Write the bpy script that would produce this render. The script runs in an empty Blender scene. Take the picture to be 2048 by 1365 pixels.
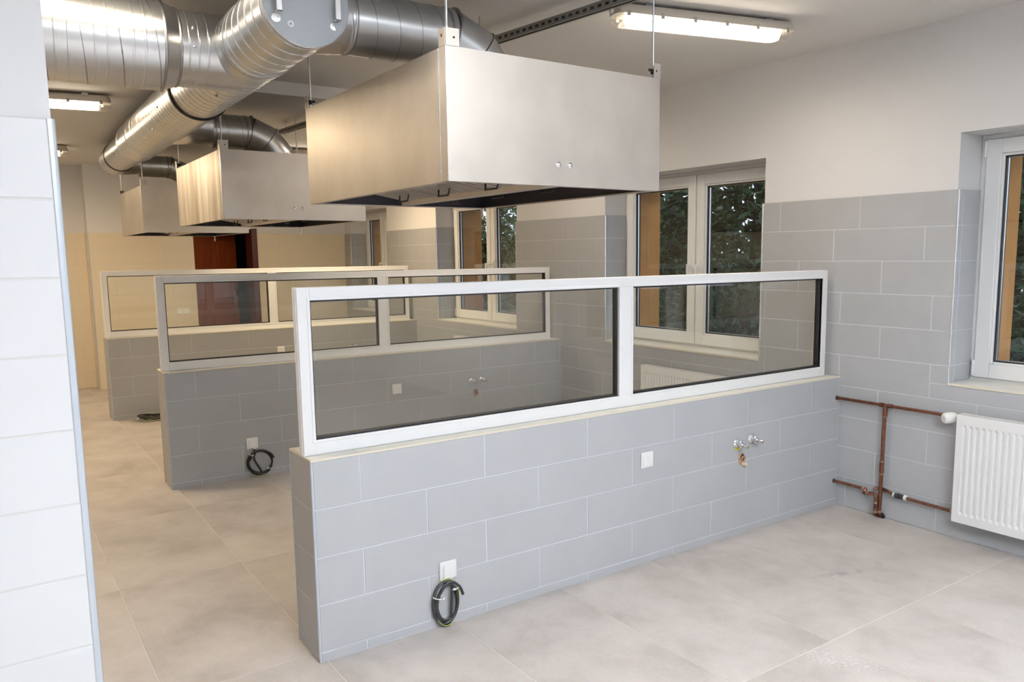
import bpy, bmesh, math, random
from mathutils import Vector, Matrix
random.seed(7)
S = bpy.context.scene
COL = S.collection
PI = math.pi

# ------------------------------------------------------------------ camera
CAM = Vector((-1.0231, -3.0518, 1.6658))
YAW, PITCH, ROLL, FPX = 0.6091, -0.1296, -0.0114, 1587.51
fw = Vector((math.sin(YAW)*math.cos(PITCH), math.cos(YAW)*math.cos(PITCH), math.sin(PITCH)))
rt0 = Vector((math.cos(YAW), -math.sin(YAW), 0)); up0 = rt0.cross(fw)
rt = rt0*math.cos(ROLL) + up0*math.sin(ROLL); up = up0*math.cos(ROLL) - rt0*math.sin(ROLL)
cd = bpy.data.cameras.new('camera'); cam = bpy.data.objects.new('camera', cd); COL.objects.link(cam)
cam.matrix_world = Matrix(((rt.x, up.x, -fw.x, CAM.x), (rt.y, up.y, -fw.y, CAM.y), (rt.z, up.z, -fw.z, CAM.z), (0, 0, 0, 1)))
cd.sensor_width = 36; cd.lens = FPX*36/2048; cd.shift_x = -48.8/2048; cd.shift_y = 33.76/2048; cd.clip_start = .02
S.camera = cam

# ------------------------------------------------------------------ world, light, exposure
w = bpy.data.worlds.new('world'); S.world = w; w.use_nodes = True
bg = w.node_tree.nodes['Background']; bg.inputs[0].default_value = (.72, .82, 1, 1); bg.inputs[1].default_value = 1.1
# the photographer's flash beside the lens, turned up so that it bounces off the ceiling
fl = bpy.data.lights.new('flash', 'AREA'); fl.shape = 'DISK'; fl.size = .25; fl.energy = 740; fl.color = (.84, .92, 1); fl.spread = math.radians(125)
flo = bpy.data.objects.new('flash', fl); COL.objects.link(flo)
flo.location = (-.05, -4.1, 2.0)
flo.rotation_euler = Vector((.22, .12, 1)).to_track_quat('-Z', 'Y').to_euler()
LAMP_COL = (1, .77, .48); LAMP_NEAR_COL = (1, .86, .69); LAMP_STR = 10.0; LAMP_FAR = 31.0
vs = S.view_settings; vs.view_transform = 'Standard'; vs.look = 'None'; vs.gamma = 1; vs.exposure = .66; vs.use_curve_mapping = False
S.cycles.max_bounces = 6; S.cycles.diffuse_bounces = 4; S.cycles.glossy_bounces = 3; S.cycles.transparent_max_bounces = 14; S.cycles.sample_clamp_indirect = 6
S.cycles.use_adaptive_sampling = True; S.cycles.adaptive_threshold = .02; S.cycles.caustics_reflective = False; S.cycles.caustics_refractive = False

# ------------------------------------------------------------------ materials
MATS = {}
def mat(name, col, rough=.5, metal=0., var=0., vscale=6., bump=0., bscale=60., stretch=(1, 1, 1), spec=.5, rvar=0., emit=None, estr=0., coat=0., vcol=None):
    if name in MATS: return MATS[name]
    m = bpy.data.materials.new(name); m.use_nodes = True; MATS[name] = m
    nt = m.node_tree; b = nt.nodes['Principled BSDF']
    b.inputs['Base Color'].default_value = (*col, 1); b.inputs['Roughness'].default_value = rough
    b.inputs['Metallic'].default_value = metal; b.inputs['Specular IOR Level'].default_value = spec
    b.inputs['Coat Weight'].default_value = coat
    if emit: b.inputs['Emission Color'].default_value = (*emit, 1); b.inputs['Emission Strength'].default_value = estr
    if var or bump or rvar:
        g = nt.nodes.new('ShaderNodeNewGeometry'); mp = nt.nodes.new('ShaderNodeMapping'); mp.inputs['Scale'].default_value = stretch
        nt.links.new(g.outputs['Position'], mp.inputs['Vector'])
    if var or rvar:
        n = nt.nodes.new('ShaderNodeTexNoise'); n.inputs['Scale'].default_value = vscale; n.inputs['Detail'].default_value = 3; n.inputs['Roughness'].default_value = .62
        nt.links.new(mp.outputs[0], n.inputs['Vector'])
    if var:
        r = nt.nodes.new('ShaderNodeValToRGB'); r.color_ramp.elements[0].position = .3; r.color_ramp.elements[1].position = .72
        lo = vcol or tuple(c*(1-var) for c in col); hi = tuple(min(1, c*(1+var*.6)) for c in col)
        r.color_ramp.elements[0].color = (*lo, 1); r.color_ramp.elements[1].color = (*hi, 1)
        nt.links.new(n.outputs['Fac'], r.inputs[0]); nt.links.new(r.outputs[0], b.inputs['Base Color'])
    if rvar:
        mr = nt.nodes.new('ShaderNodeMapRange'); mr.inputs['To Min'].default_value = rough-rvar; mr.inputs['To Max'].default_value = rough+rvar
        nt.links.new(n.outputs['Fac'], mr.inputs['Value']); nt.links.new(mr.outputs[0], b.inputs['Roughness'])
    if bump:
        n2 = nt.nodes.new('ShaderNodeTexNoise'); n2.inputs['Scale'].default_value = bscale; n2.inputs['Detail'].default_value = 4
        nt.links.new(mp.outputs[0], n2.inputs['Vector'])
        bp = nt.nodes.new('ShaderNodeBump'); bp.inputs['Strength'].default_value = bump; bp.inputs['Distance'].default_value = .002
        nt.links.new(n2.outputs['Fac'], bp.inputs['Height']); nt.links.new(bp.outputs[0], b.inputs['Normal'])
    return m
def glass(name, tint, refl=1.0):
    m = bpy.data.materials.new(name); m.use_nodes = True; nt = m.node_tree; nt.nodes.clear()
    o = nt.nodes.new('ShaderNodeOutputMaterial'); mx = nt.nodes.new('ShaderNodeMixShader'); t = nt.nodes.new('ShaderNodeBsdfTransparent')
    g = nt.nodes.new('ShaderNodeBsdfGlossy'); f = nt.nodes.new('ShaderNodeFresnel')
    t.inputs[0].default_value = (*tint, 1); g.inputs['Roughness'].default_value = .01; g.inputs[0].default_value = (refl, refl, refl, 1); f.inputs[0].default_value = 1.45
    ge = nt.nodes.new('ShaderNodeNewGeometry'); mr = nt.nodes.new('ShaderNodeMapRange'); mr.inputs['To Min'].default_value = 1.45; mr.inputs['To Max'].default_value = 1/1.45
    nt.links.new(ge.outputs['Backfacing'], mr.inputs['Value']); nt.links.new(mr.outputs[0], f.inputs[0])
    nt.links.new(f.outputs[0], mx.inputs[0]); nt.links.new(t.outputs[0], mx.inputs[1]); nt.links.new(g.outputs[0], mx.inputs[2]); nt.links.new(mx.outputs[0], o.inputs[0])
    MATS[name] = m; return m
M_GREY = mat('grey_tile', (.395, .398, .41), .42, var=.05, vscale=3)
M_BEIGE_T = mat('beige_tile', (.72, .63, .49), .3)
M_WHITE_T = mat('white_tile', (.66, .66, .67), .3)
M_GROUT = mat('grout', (.545, .572, .605), .85)
M_WGROUT = mat('white_grout', (.6, .59, .57), .85)
M_PLASTER = mat('white_plaster', (.69, .683, .688), .9)
M_CEIL = mat('ceiling_paint', (.71, .695, .68), .92)
M_FGROUT = mat('floor_grout', (.66, .62, .58), .85)
M_CAP = mat('cap_tile', (.72, .70, .64), .45, var=.06, vscale=8)
M_CREAM = mat('cream_profile', (.68, .63, .52), .4)
M_PROFILE = mat('corner_profile', (.50, .54, .60), .35, metal=.35)
M_ALU = mat('bright_profile', (.78, .78, .78), .25, metal=.7)
M_PVC = mat('white_pvc', (.80, .80, .80), .28)
M_FRAME = mat('white_lacquered_frame', (.86, .86, .87), .35)
M_RUB = mat('black_rubber', (.008, .008, .01), .5)
M_STEEL = mat('stainless_sheet', (.57, .52, .465), .40, metal=1., var=.12, vscale=3.5, rvar=.07, stretch=(1, 1, .7))
M_STAIN = mat('stained_stainless_sheet', (.74, .70, .63), .42, metal=.9, var=.5, vscale=1.6, vcol=(.36, .27, .17), stretch=(5, 5, .5))
M_STEEL_SHADE = mat('shade_toned_sheet', (.055, .052, .062), .45, metal=.6)  # steel darkened in its colour for the shade inside the hoods
M_GALV = mat('galvanised_sheet', (.64, .65, .66), .28, metal=1., var=.04, vscale=3)
M_SEAM = mat('galvanised_seam', (.34, .34, .35), .4, metal=1.)
M_ZINC = mat('zinc_rod', (.55, .57, .60), .35, metal=1.)
M_CHROME = mat('chrome', (.82, .82, .84), .08, metal=1.)
M_COPPER = mat('aged_copper', (.13, .045, .026), .38, metal=.6, var=.45, vscale=30)
M_SOLDER = mat('solder', (.36, .28, .21), .45, metal=.8)
M_RAD = mat('white_enamel', (.80, .80, .80), .25)
M_RADIN = mat('radiator_inside', (.35, .35, .36), .5)
M_WPL = mat('white_plastic', (.82, .82, .81), .32)
M_CABLE = mat('black_cable', (.012, .012, .014), .42)
M_EARTH = mat('yellow_green_wire', (.50, .46, .08), .45, var=.6, vscale=26, vcol=(.10, .30, .05))
M_YEL = mat('yellow_foam', (.75, .72, .05), .6)
M_TERRA = mat('terracotta', (.46, .25, .16), .8, var=.75, vscale=60)
M_PVCPIPE = mat('beige_pipe', (.55, .45, .34), .5)
M_DARK = mat('dark_cavity', (.015, .012, .01), .9)
M_DOOR = mat('mahogany_door', (.30, .065, .018), .35, var=.3, vscale=4, stretch=(14, 14, 1))
M_DFRAME = mat('door_frame_wood', (.075, .016, .012), .35)
M_BRASS = mat('brass', (.62, .48, .26), .28, metal=1.)
M_CORR = mat('corridor_gloom', (.10, .11, .15), .9)  # darkness of the unlit corridor put into the wall colour
M_HOUSING = mat('fixture_housing', (.62, .57, .50), .45)
M_CLIP = mat('fixture_clip', (.45, .42, .37), .4)
M_DIFF = mat('lit_diffuser', (.9, .9, .88), .3, emit=LAMP_NEAR_COL, estr=11)
for m_ in (M_DIFF,): m_.cycles.emission_sampling = 'NONE'
M_LENS = glass('clear_polycarbonate', (.93, .93, .91))
M_PANE = glass('screen_glass', (.975, .98, .965))
M_WPANE = glass('window_glass', (.97, .98, .975))
M_OCHRE = mat('ochre_render', (.52, .25, .07), .85, var=.12, vscale=5)
M_RAIL = mat('strut_channel', (.27, .27, .26), .45, metal=.6)
M_RAILB = mat('strut_slot', (.02, .02, .02), .8)
M_LEAF = mat('leaf', (.030, .075, .022), .55, var=.5, vscale=4)
M_LEAF2 = mat('leaf_pale', (.055, .11, .030), .55, var=.5, vscale=4)
M_BARK = mat('bark', (.045, .038, .030), .9, var=.4, vscale=9, stretch=(3, 3, .6))
M_GRASS = mat('grass', (.03, .045, .018), .95, var=.4, vscale=2)

def floor_mat():
    m = bpy.data.materials.new('concrete_look_tile'); m.use_nodes = True; nt = m.node_tree; b = nt.nodes['Principled BSDF']
    g = nt.nodes.new('ShaderNodeNewGeometry'); oi = nt.nodes.new('ShaderNodeObjectInfo')
    mul = nt.nodes.new('ShaderNodeMath'); mul.operation = 'MULTIPLY'; mul.inputs[1].default_value = 40
    nt.links.new(oi.outputs['Random'], mul.inputs[0])
    mp = nt.nodes.new('ShaderNodeMapping'); mp.inputs['Scale'].default_value = (1.15, 1.0, 1); nt.links.new(g.outputs['Position'], mp.inputs['Vector'])
    cb = nt.nodes.new('ShaderNodeCombineXYZ'); nt.links.new(mul.outputs[0], cb.inputs[2]); nt.links.new(cb.outputs[0], mp.inputs['Location'])
    n = nt.nodes.new('ShaderNodeTexNoise'); n.inputs['Scale'].default_value = 2.2; n.inputs['Detail'].default_value = 5; n.inputs['Roughness'].default_value = .62; n.inputs['Distortion'].default_value = .15
    nt.links.new(mp.outputs[0], n.inputs['Vector'])
    r = nt.nodes.new('ShaderNodeValToRGB'); e = r.color_ramp.elements
    e[0].position = .30; e[0].color = (.345, .308, .284, 1); e[1].position = .70; e[1].color = (.52, .48, .455, 1)
    k = e.new(.5); k.color = (.445, .405, .382, 1)
    nt.links.new(n.outputs['Fac'], r.inputs[0])
    n2 = nt.nodes.new('ShaderNodeTexNoise'); n2.inputs['Scale'].default_value = 90; n2.inputs['Detail'].default_value = 3
    nt.links.new(g.outputs['Position'], n2.inputs['Vector'])
    mx = nt.nodes.new('ShaderNodeMix'); mx.data_type = 'RGBA'; mx.blend_type = 'OVERLAY'; mx.inputs[0].default_value = .14
    nt.links.new(r.outputs[0], mx.inputs[6]); nt.links.new(n2.outputs['Color'], mx.inputs[7]); nt.links.new(mx.outputs[2], b.inputs['Base Color'])
    def blot(prev, cx, cy, ang, sx, sy, col, nscale, t0, t1):
        m1 = nt.nodes.new('ShaderNodeMapping'); m1.vector_type = 'TEXTURE'; m1.inputs['Location'].default_value = (cx, cy, 0); m1.inputs['Rotation'].default_value = (0, 0, ang); m1.inputs['Scale'].default_value = (sx, sy, 1)
        nt.links.new(g.outputs['Position'], m1.inputs['Vector'])
        ln = nt.nodes.new('ShaderNodeVectorMath'); ln.operation = 'LENGTH'; nt.links.new(m1.outputs[0], ln.inputs[0])
        fa = nt.nodes.new('ShaderNodeMapRange'); fa.inputs['From Min'].default_value = 1; fa.inputs['From Max'].default_value = .2; nt.links.new(ln.outputs['Value'], fa.inputs['Value'])
        nz = nt.nodes.new('ShaderNodeTexNoise'); nz.inputs['Scale'].default_value = nscale; nz.inputs['Detail'].default_value = 3; nt.links.new(g.outputs['Position'], nz.inputs['Vector'])
        th_ = nt.nodes.new('ShaderNodeMapRange'); th_.inputs['From Min'].default_value = t0; th_.inputs['From Max'].default_value = t1; nt.links.new(nz.outputs['Fac'], th_.inputs['Value'])
        mu = nt.nodes.new('ShaderNodeMath'); mu.operation = 'MULTIPLY'; nt.links.new(fa.outputs[0], mu.inputs[0]); nt.links.new(th_.outputs[0], mu.inputs[1])
        mi = nt.nodes.new('ShaderNodeMix'); mi.data_type = 'RGBA'; nt.links.new(mu.outputs[0], mi.inputs[0]); nt.links.new(prev, mi.inputs[6]); mi.inputs[7].default_value = (*col, 1)
        return mi.outputs[2]
    c_ = blot(mx.outputs[2], 1.74, -1.24, .5, .10, .22, (.58, .555, .535), 70, .50, .66)   # spilt white dust
    c_ = blot(c_, 2.55, -.72, -.35, .26, .035, (.30, .28, .27), 20, .40, .60)             # dark scuff
    c_ = blot(c_, 2.78, -.78, .9, .09, .030, (.30, .28, .27), 20, .40, .60)
    nt.links.new(c_, b.inputs['Base Color'])
    b.inputs['Roughness'].default_value = .5; MATS['concrete_look_tile'] = m; return m
M_FLOOR = floor_mat()

# ------------------------------------------------------------------ mesh helpers
class MB:
    def __init__(s): s.v = []; s.f = []
    def add(s, vs, fs):
        o = len(s.v); s.v += [Vector(p) for p in vs]; s.f += [tuple(i+o for i in f) for f in fs]; return s
    def box(s, x0, x1, y0, y1, z0, z1):
        return s.add([(x0,y0,z0),(x1,y0,z0),(x1,y1,z0),(x0,y1,z0),(x0,y0,z1),(x1,y0,z1),(x1,y1,z1),(x0,y1,z1)],
                     [(0,3,2,1),(4,5,6,7),(0,1,5,4),(1,2,6,5),(2,3,7,6),(3,0,4,7)])
    def prism(s, poly, axis, a, b):
        n = len(poly)
        def P(p, t): return {'x': (t, p[0], p[1]), 'y': (p[0], t, p[1]), 'z': (p[0], p[1], t)}[axis]
        return s.add([P(p, a) for p in poly]+[P(p, b) for p in poly],
                     [tuple(range(n)), tuple(range(2*n-1, n-1, -1))]+[(i, i+n, (i+1) % n+n, (i+1) % n) for i in range(n)])
    def sweep(s, pts, r, n=12, cap=True, closed=False):
        pts = [Vector(p) for p in pts]; m = len(pts); d = [(pts[i+1]-pts[i]).normalized() for i in range(m-1)]
        a = Vector((0, 0, 1)) if abs(d[0].z) < .9 else Vector((1, 0, 0))
        e1 = d[0].cross(a).normalized(); e2 = d[0].cross(e1)
        ring = [pts[0]+(e1*math.cos(2*PI*k/n)+e2*math.sin(2*PI*k/n))*r for k in range(n)]
        V = list(ring); F = []
        for i in range(1, m):
            nn = (d[i-1]+d[i]).normalized() if i < m-1 else d[i-1]
            den = d[i-1].dot(nn)
            ring = [q+d[i-1]*((pts[i]-q).dot(nn)/den) for q in ring]
            o = len(V); V += ring
            F += [(o-n+k, o-n+(k+1) % n, o+(k+1) % n, o+k) for k in range(n)]
        if cap: F += [tuple(range(n-1, -1, -1)), tuple(range(len(V)-n, len(V)))]
        return s.add(V, F)
    def lathe(s, base, axis, prof, n=20):
        # prof: (distance along axis, radius)
        base = Vector(base); ax = Vector(axis).normalized(); a = Vector((0, 0, 1)) if abs(ax.z) < .9 else Vector((1, 0, 0))
        e1 = ax.cross(a).normalized(); e2 = ax.cross(e1); V = []; F = []
        for t, r in prof: V += [base+ax*t+(e1*math.cos(2*PI*k/n)+e2*math.sin(2*PI*k/n))*max(r, 1e-5) for k in range(n)]
        for i in range(len(prof)-1): F += [(i*n+k, i*n+(k+1) % n, (i+1)*n+(k+1) % n, (i+1)*n+k) for k in range(n)]
        F += [tuple(range(n-1, -1, -1)), tuple(range((len(prof)-1)*n, len(prof)*n))]
        return s.add(V, F)
    def helix(s, p0, p1, R, pitch, r, n=4, per=22, phase=0.):
        p0 = Vector(p0); p1 = Vector(p1); ax = (p1-p0); L = ax.length; ax.normalize()
        a = Vector((0, 0, 1)) if abs(ax.z) < .9 else Vector((1, 0, 0)); e1 = ax.cross(a).normalized(); e2 = ax.cross(e1)
        N = int(L/pitch*per); pts = []
        for i in range(N+1):
            t = 2*PI*i/per+phase; pts.append(p0+ax*(L*i/N)+(e1*math.cos(t)+e2*math.sin(t))*R)
        return s.sweep(pts, r, n)
    def build(s, name, m, parent=None, smooth=None, bevel=0., rot=None):
        off = parent.get('_o') if parent is not None else None
        me = bpy.data.meshes.new(name)
        vv = [v-Vector(off) for v in s.v] if off is not None else s.v
        me.from_pydata([tuple(v) for v in vv], [], s.f)
        bm = bmesh.new(); bm.from_mesh(me)
        bmesh.ops.recalc_face_normals(bm, faces=bm.faces)
        if bevel: bmesh.ops.bevel(bm, geom=list(bm.edges), offset=bevel, segments=1, affect='EDGES', clamp_overlap=True)
        bm.to_mesh(me); bm.free()
        me.materials.append(m)
        if smooth is not None:
            me.shade_smooth(); me.set_sharp_from_angle(angle=smooth)
        o = bpy.data.objects.new(name, me); COL.objects.link(o)
        if parent is not None:
            o.parent = parent
            if off is not None: o['_o'] = off
        return o
SM = .7
def tag(o, label, cat=None, group=None, kind=None):
    o['label'] = label
    if cat: o['category'] = cat
    if group: o['group'] = group
    if kind: o['kind'] = kind
    return o
def thing(name, label, cat, loc, group=None, kind=None):
    o = bpy.data.objects.new(name, None); o.empty_display_size = .05; COL.objects.link(o); o.location = loc; o['_o'] = tuple(loc)
    return tag(o, label, cat, group, kind)
def dup(root, delta, label):
    def cp(o, par):
        c = o.copy(); COL.objects.link(c); c.parent = par
        for ch in o.children: cp(ch, c)
        return c
    c = cp(root, None); c.location = Vector(root.location)+Vector(delta); c['label'] = label; c['_o'] = tuple(c.location)
    return c

TC = {}
def tile_mesh(wd, ht, m, th=.009, ch=.0012):
    k = (round(wd, 4), round(ht, 4), m.name, th)
    if k in TC: return TC[k]
    a, b = wd/2, ht/2; V = []
    for (y, i) in ((th, 0), (ch, 0), (0, ch)):
        V += [(-a+i, y, -b+i), (a-i, y, -b+i), (a-i, y, b-i), (-a+i, y, b-i)]
    F = [(8, 9, 10, 11)]
    for r in (0, 4): F += [(r+j, r+(j+1) % 4, r+4+(j+1) % 4, r+4+j) for j in range(4)]
    me = bpy.data.meshes.new('tile'); me.from_pydata(V, [], F); me.materials.append(m); TC[k] = me
    return me
def subtract(rects, hole):
    out = []
    hu0, hu1, hz0, hz1 = hole
    for (u0, u1, z0, z1) in rects:
        if hu1 <= u0 or hu0 >= u1 or hz1 <= z0 or hz0 >= z1: out.append((u0, u1, z0, z1)); continue
        if z0 < hz0: out.append((u0, u1, z0, hz0))
        if z1 > hz1: out.append((u0, u1, hz1, z1))
        a, b = max(z0, hz0), min(z1, hz1)
        if u0 < hu0: out.append((u0, hu0, a, b))
        if u1 > hu1: out.append((hu1, u1, a, b))
    return out
def tile_face(parent, n, plane, u0, u1, zl, joint, holes=(), m=None, pitch=.603, g=.005, name='tile', th=.009):
    """n: '-y','+y','-x','+x'; plane: coordinate of the tile front; joint(row)->offset of one joint"""
    m = m or M_GREY; cnt = 0
    for r in range(len(zl)-1):
        z0, z1 = zl[r], zl[r+1]; o = joint(r) if callable(joint) else joint[r % len(joint)]
        k = math.floor((u0-o)/pitch); cuts = [u0]
        while True:
            c = o+k*pitch
            if c >= u1-.012: break
            if c > u0+.012: cuts.append(c)
            k += 1
        cuts.append(u1)
        for a, b in zip(cuts[:-1], cuts[1:]):
            for (p, q, s, t) in subtract([(a, b, z0, z1)], holes[0]) if len(holes) == 1 else _sub([(a, b, z0, z1)], holes):
                wd, ht = q-p-g, t-s-g
                if wd < .008 or ht < .008: continue
                ob = bpy.data.objects.new(name, tile_mesh(wd, ht, m, th)); COL.objects.link(ob)
                uc, zc = (p+q)/2, (s+t)/2
                d = random.uniform(-.0004, .0004)
                if n == '-y': loc, rz = (uc, plane+d, zc), 0
                elif n == '+y': loc, rz = (uc, plane+d, zc), PI
                elif n == '-x': loc, rz = (plane+d, uc, zc), -PI/2
                else: loc, rz = (plane+d, uc, zc), PI/2
                ob.rotation_euler = (0, 0, rz); ob.parent = parent
                off = parent.get('_o'); ob.location = Vector(loc)-Vector(off) if off is not None else Vector(loc)
                cnt += 1
    return cnt
def _sub(rects, holes):
    for h in holes: rects = subtract(rects, h)
    return rects

# ------------------------------------------------------------------ room shell
W = 3.514; XL = -2.6; YB = -7.6; YF = 8.43; YF2 = 8.70; XSTEP = .135
CEIL = 2.945; CEIL2 = 2.852; YSTEP = 2.95; TT = 2.003
TH = .009
# floor
fl_b = MB().box(XL-.3, W+.55, YB-.2, 10.9, -.25, -.0015).build('floor', M_FGROUT)
tag(fl_b, 'beige grey concrete-look floor of large rectangular tiles', kind='structure')
xs = [.036+.605*k for k in range(-5, 7)]; ys = [-1.12+1.215*k for k in range(-6, 10)]
for i in range(len(xs)-1):
    for j in range(len(ys)-1):
        x0, x1 = max(xs[i], XL), min(xs[i+1], W); y0, y1 = max(ys[j], YB), min(ys[j+1], YF2)
        if x1-x0 < .02 or y1-y0 < .02: continue
        wd, dp = x1-x0-.0035, y1-y0-.0035
        k = ('floor', round(wd, 3), round(dp, 3))
        if k not in TC:
            a, b = wd/2, dp/2; c = .0008
            V = [(-a, -b, -.01), (a, -b, -.01), (a, b, -.01), (-a, b, -.01), (-a, -b, -c), (a, -b, -c), (a, b, -c), (-a, b, -c), (-a+c, -b+c, 0), (a-c, -b+c, 0), (a-c, b-c, 0), (-a+c, b-c, 0)]
            F = [(8, 9, 10, 11)]+[(r+q, r+(q+1) % 4, r+4+(q+1) % 4, r+4+q) for r in (0, 4) for q in range(4)]
            me = bpy.data.meshes.new('floor_tile'); me.from_pydata(V, [], F); me.materials.append(M_FLOOR); TC[k] = me
        o = bpy.data.objects.new('floor_tile', TC[k]); COL.objects.link(o); o.parent = fl_b
        o.location = ((x0+x1)/2, (y0+y1)/2, random.uniform(-.0002, .0002))
# ceiling with the drop beyond the first bay
ce = MB().box(XL-.3, W+.5, YB-.2, YSTEP, CEIL, CEIL+.2).build('ceiling', M_CEIL)
tag(ce, 'white painted plaster ceiling with a lower level over the far bays', kind='structure')
MB().box(XL-.3, W+.5, YSTEP, 10.9, CEIL2, CEIL+.2).build('lower_ceiling', M_CEIL, ce)

# windows wall on the right: openings (y0, y1)
OPEN = [(-2.42, -.700), (.664, 2.378), (3.80, 5.53), (6.95, 8.20)]
ZS, ZTOP = .902, 2.313
wb = MB()
prev = YB-.2
for (a, b) in OPEN:
    wb.box(W+.010, 4.09, prev, a-.010, 0, CEIL+.1)
    wb.box(W+.010, 4.09, a-.010, b+.010, 0, ZS-.012); wb.box(W+.010, 4.09, a-.010, b+.010, ZTOP, CEIL+.1)
    prev = b+.010
wb.box(W+.010, 4.09, prev, 10.9, 0, CEIL+.1)
wr = wb.build('wall_right', M_PLASTER)
tag(wr, 'white plastered window wall with grey tiles to shoulder height', kind='structure')
TY0 = -2.9
gb = MB(); prev = TY0
for (a, b) in OPEN:
    if a > prev: gb.box(W+.0016, W+.012, prev, a, 0, TT-.002)
    gb.box(W+.0016, W+.012, a, b, 0, ZS-.012); prev = b
    for yy0, yy1 in ((b+.0016, b+.012), (a-.012, a-.0016)): gb.box(W+.0016, W+.25, yy0, yy1, ZS-.01, TT-.002)
gb.box(W+.0016, W+.012, prev, YF, 0, TT-.002)
gb.build('grout_bed', M_GROUT, wr)
ZL_R = [0, .199]+[.199+.2005*k for k in range(1, 10)]
JR = [-.066, -.266, .009, -.266, .012, -.263, .021, -.255, .086, -.093]
tile_face(wr, '-x', W, TY0, YF, ZL_R, JR, holes=[(a, b, ZS-.012, 9) for a, b in OPEN])
for (a, b) in OPEN:
    tile_face(wr, '-y', b, W+.012, W+.25, [ZS]+[z for z in ZL_R if z > ZS+.02], [9.], m=M_GREY)
    tile_face(wr, '+y', a, W+.012, W+.25, [ZS]+[z for z in ZL_R if z > ZS+.02], [9.], m=M_GREY)
    for yy, s in ((b, -1), (a, 1)):
        MB().box(W-.002, W+.010, yy-.004 if s < 0 else yy-.006, yy+.006 if s < 0 else yy+.004, ZS-.01, TT).build('corner_trim', M_ALU, wr, bevel=.002)

# ---- windows
def window(n, a, b, label):
    y0, y1 = a, b; X = W+.25; cy = (y0+y1)/2
    f = MB()
    fwd = .045
    f.box(X, X+.07, y0-.009, y0+fwd, ZS-.01, ZTOP); f.box(X, X+.07, y1-fwd, y1+.009, ZS-.01, ZTOP)
    f.box(X, X+.07, y0+fwd, y1-fwd, ZS-.01, ZS+.035); f.box(X, X+.07, y0+fwd, y1-fwd, ZTOP-.045, ZTOP)
    root = f.build('window_%d' % n, M_PVC, bevel=.003); tag(root, label, kind='structure')
    for (s0, s1, hs) in ((y0+fwd-.02, cy-.006, 1), (cy+.006, y1-fwd+.02, -1)):
        z0, z1 = ZS+.018, ZTOP-.028; sw = .083; t0, t1 = X-.018, X+.055
        m = MB()
        # sash as four mitred bars with a bevelled glazing bead towards the glass
        for (p, q, r_, t_) in ((s0, s0+sw, z0, z1), (s1-sw, s1, z0, z1), (s0+sw, s1-sw, z0, z0+sw), (s0+sw, s1-sw, z1-sw, z1)): m.box(t0, t1, p, q, r_, t_)
        sa = m.build('sash', M_PVC, root, bevel=.004)
        be = MB(); i = .014
        g0, g1, h0, h1 = s0+sw, s1-sw, z0+sw, z1-sw
        be.box(t0+.012, t1-.01, g0-.002, g0+i, h0, h1); be.box(t0+.012, t1-.01, g1-i, g1+.002, h0, h1); be.box(t0+.012, t1-.01, g0+i, g1-i, h0-.002, h0+i); be.box(t0+.012, t1-.01, g0+i, g1-i, h1-i, h1+.002)
        be.build('glazing_bead', M_PVC, sa, bevel=.004)
        ga = MB(); j = .008
        for (p, q, r_, t_) in ((g0+i, g0+i+j, h0+i, h1-i), (g1-i-j, g1-i, h0+i, h1-i), (g0+i, g1-i, h0+i, h0+i+j), (g0+i, g1-i, h1-i-j, h1-i)): ga.box(t0+.024, t1-.006, p, q, r_, t_)
        ga.build('gasket', M_RUB, sa)
        MB().box(t0+.030, t0+.034, g0+i, g1-i, h0+i, h1-i).build('pane', M_WPANE, sa)
        sp = MB(); k = .004
        for yy in (g0+i+j, g1-i-j-k): sp.box(t0+.036, t0+.048, yy, yy+k, h0+i+j, h1-i-j)
        for zz in (h0+i+j, h1-i-j-k): sp.box(t0+.036, t0+.048, g0+i+j+k, g1-i-j-k, zz, zz+k)
        sp.build('pane_spacer', M_ALU, sa)
        hy = s1-sw*.5 if hs > 0 else s0+sw*.5; hz = 1.565
        hd = MB().box(t0-.010, t0, hy-.014, hy+.014, hz-.035, hz+.035)
        hd.lathe((t0-.008, hy, hz), (-1, 0, 0), [(0, .010), (.035, .010), (.042, .006)], 12)
        hd.sweep([(t0-.036, hy, hz+.004), (t0-.042, hy, hz-.03), (t0-.040, hy, hz-.12)], .0095, 10)
        hd.build('handle', M_PVC, sa, smooth=SM)
        for hz2 in (z0+.01, z1-.10):
            yy = s0-.004 if hs > 0 else s1+.004
            MB().lathe((t0-.002, yy, hz2), (0, 0, 1), [(0, .008), (.09, .008)], 10).build('hinge_cover', M_PVC, sa, smooth=SM)
    MB().box(X+.012, X+.05, cy-.03, cy+.03, ZS+.03, ZTOP-.04).build('sash_gap_shade', M_RUB, root)  # black strip added for the shade in the gap between the sashes
    # tiled inner sill with a pale edge profile
    MB().box(W+.002, X, y0, y1, ZS-.012, ZS).build('sill', M_CAP, root)
    MB().box(W-.003, W+.004, y0, y1, ZS-.013, ZS+.001).build('sill_trim', M_CREAM, root)
    # rendered outer reveal
    o = MB(); e = .055
    o.box(X+.071, 4.12, y1-e, y1+.012, ZS-.02, ZTOP); o.box(X+.071, 4.12, y0-.012, y0+e, ZS-.02, ZTOP); o.box(X+.071, 4.12, y0+e, y1-e, ZTOP-.03, ZTOP+.01)
    o.build('outer_reveal', M_OCHRE, root)
    MB().box(X+.071, 4.17, y0-.012, y1+.012, ZS-.035, ZS-.011).build('outer_sill', M_SEAM, root)
window(1, *OPEN[0], 'white double-sash window at the right edge, above the nearest radiator')
window(2, *OPEN[1], 'white double-sash window seen right of the largest hood, behind the nearest glass screen')
window(3, *OPEN[2], 'white double-sash window seen under the largest hood, beyond the second glass screen')
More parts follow.
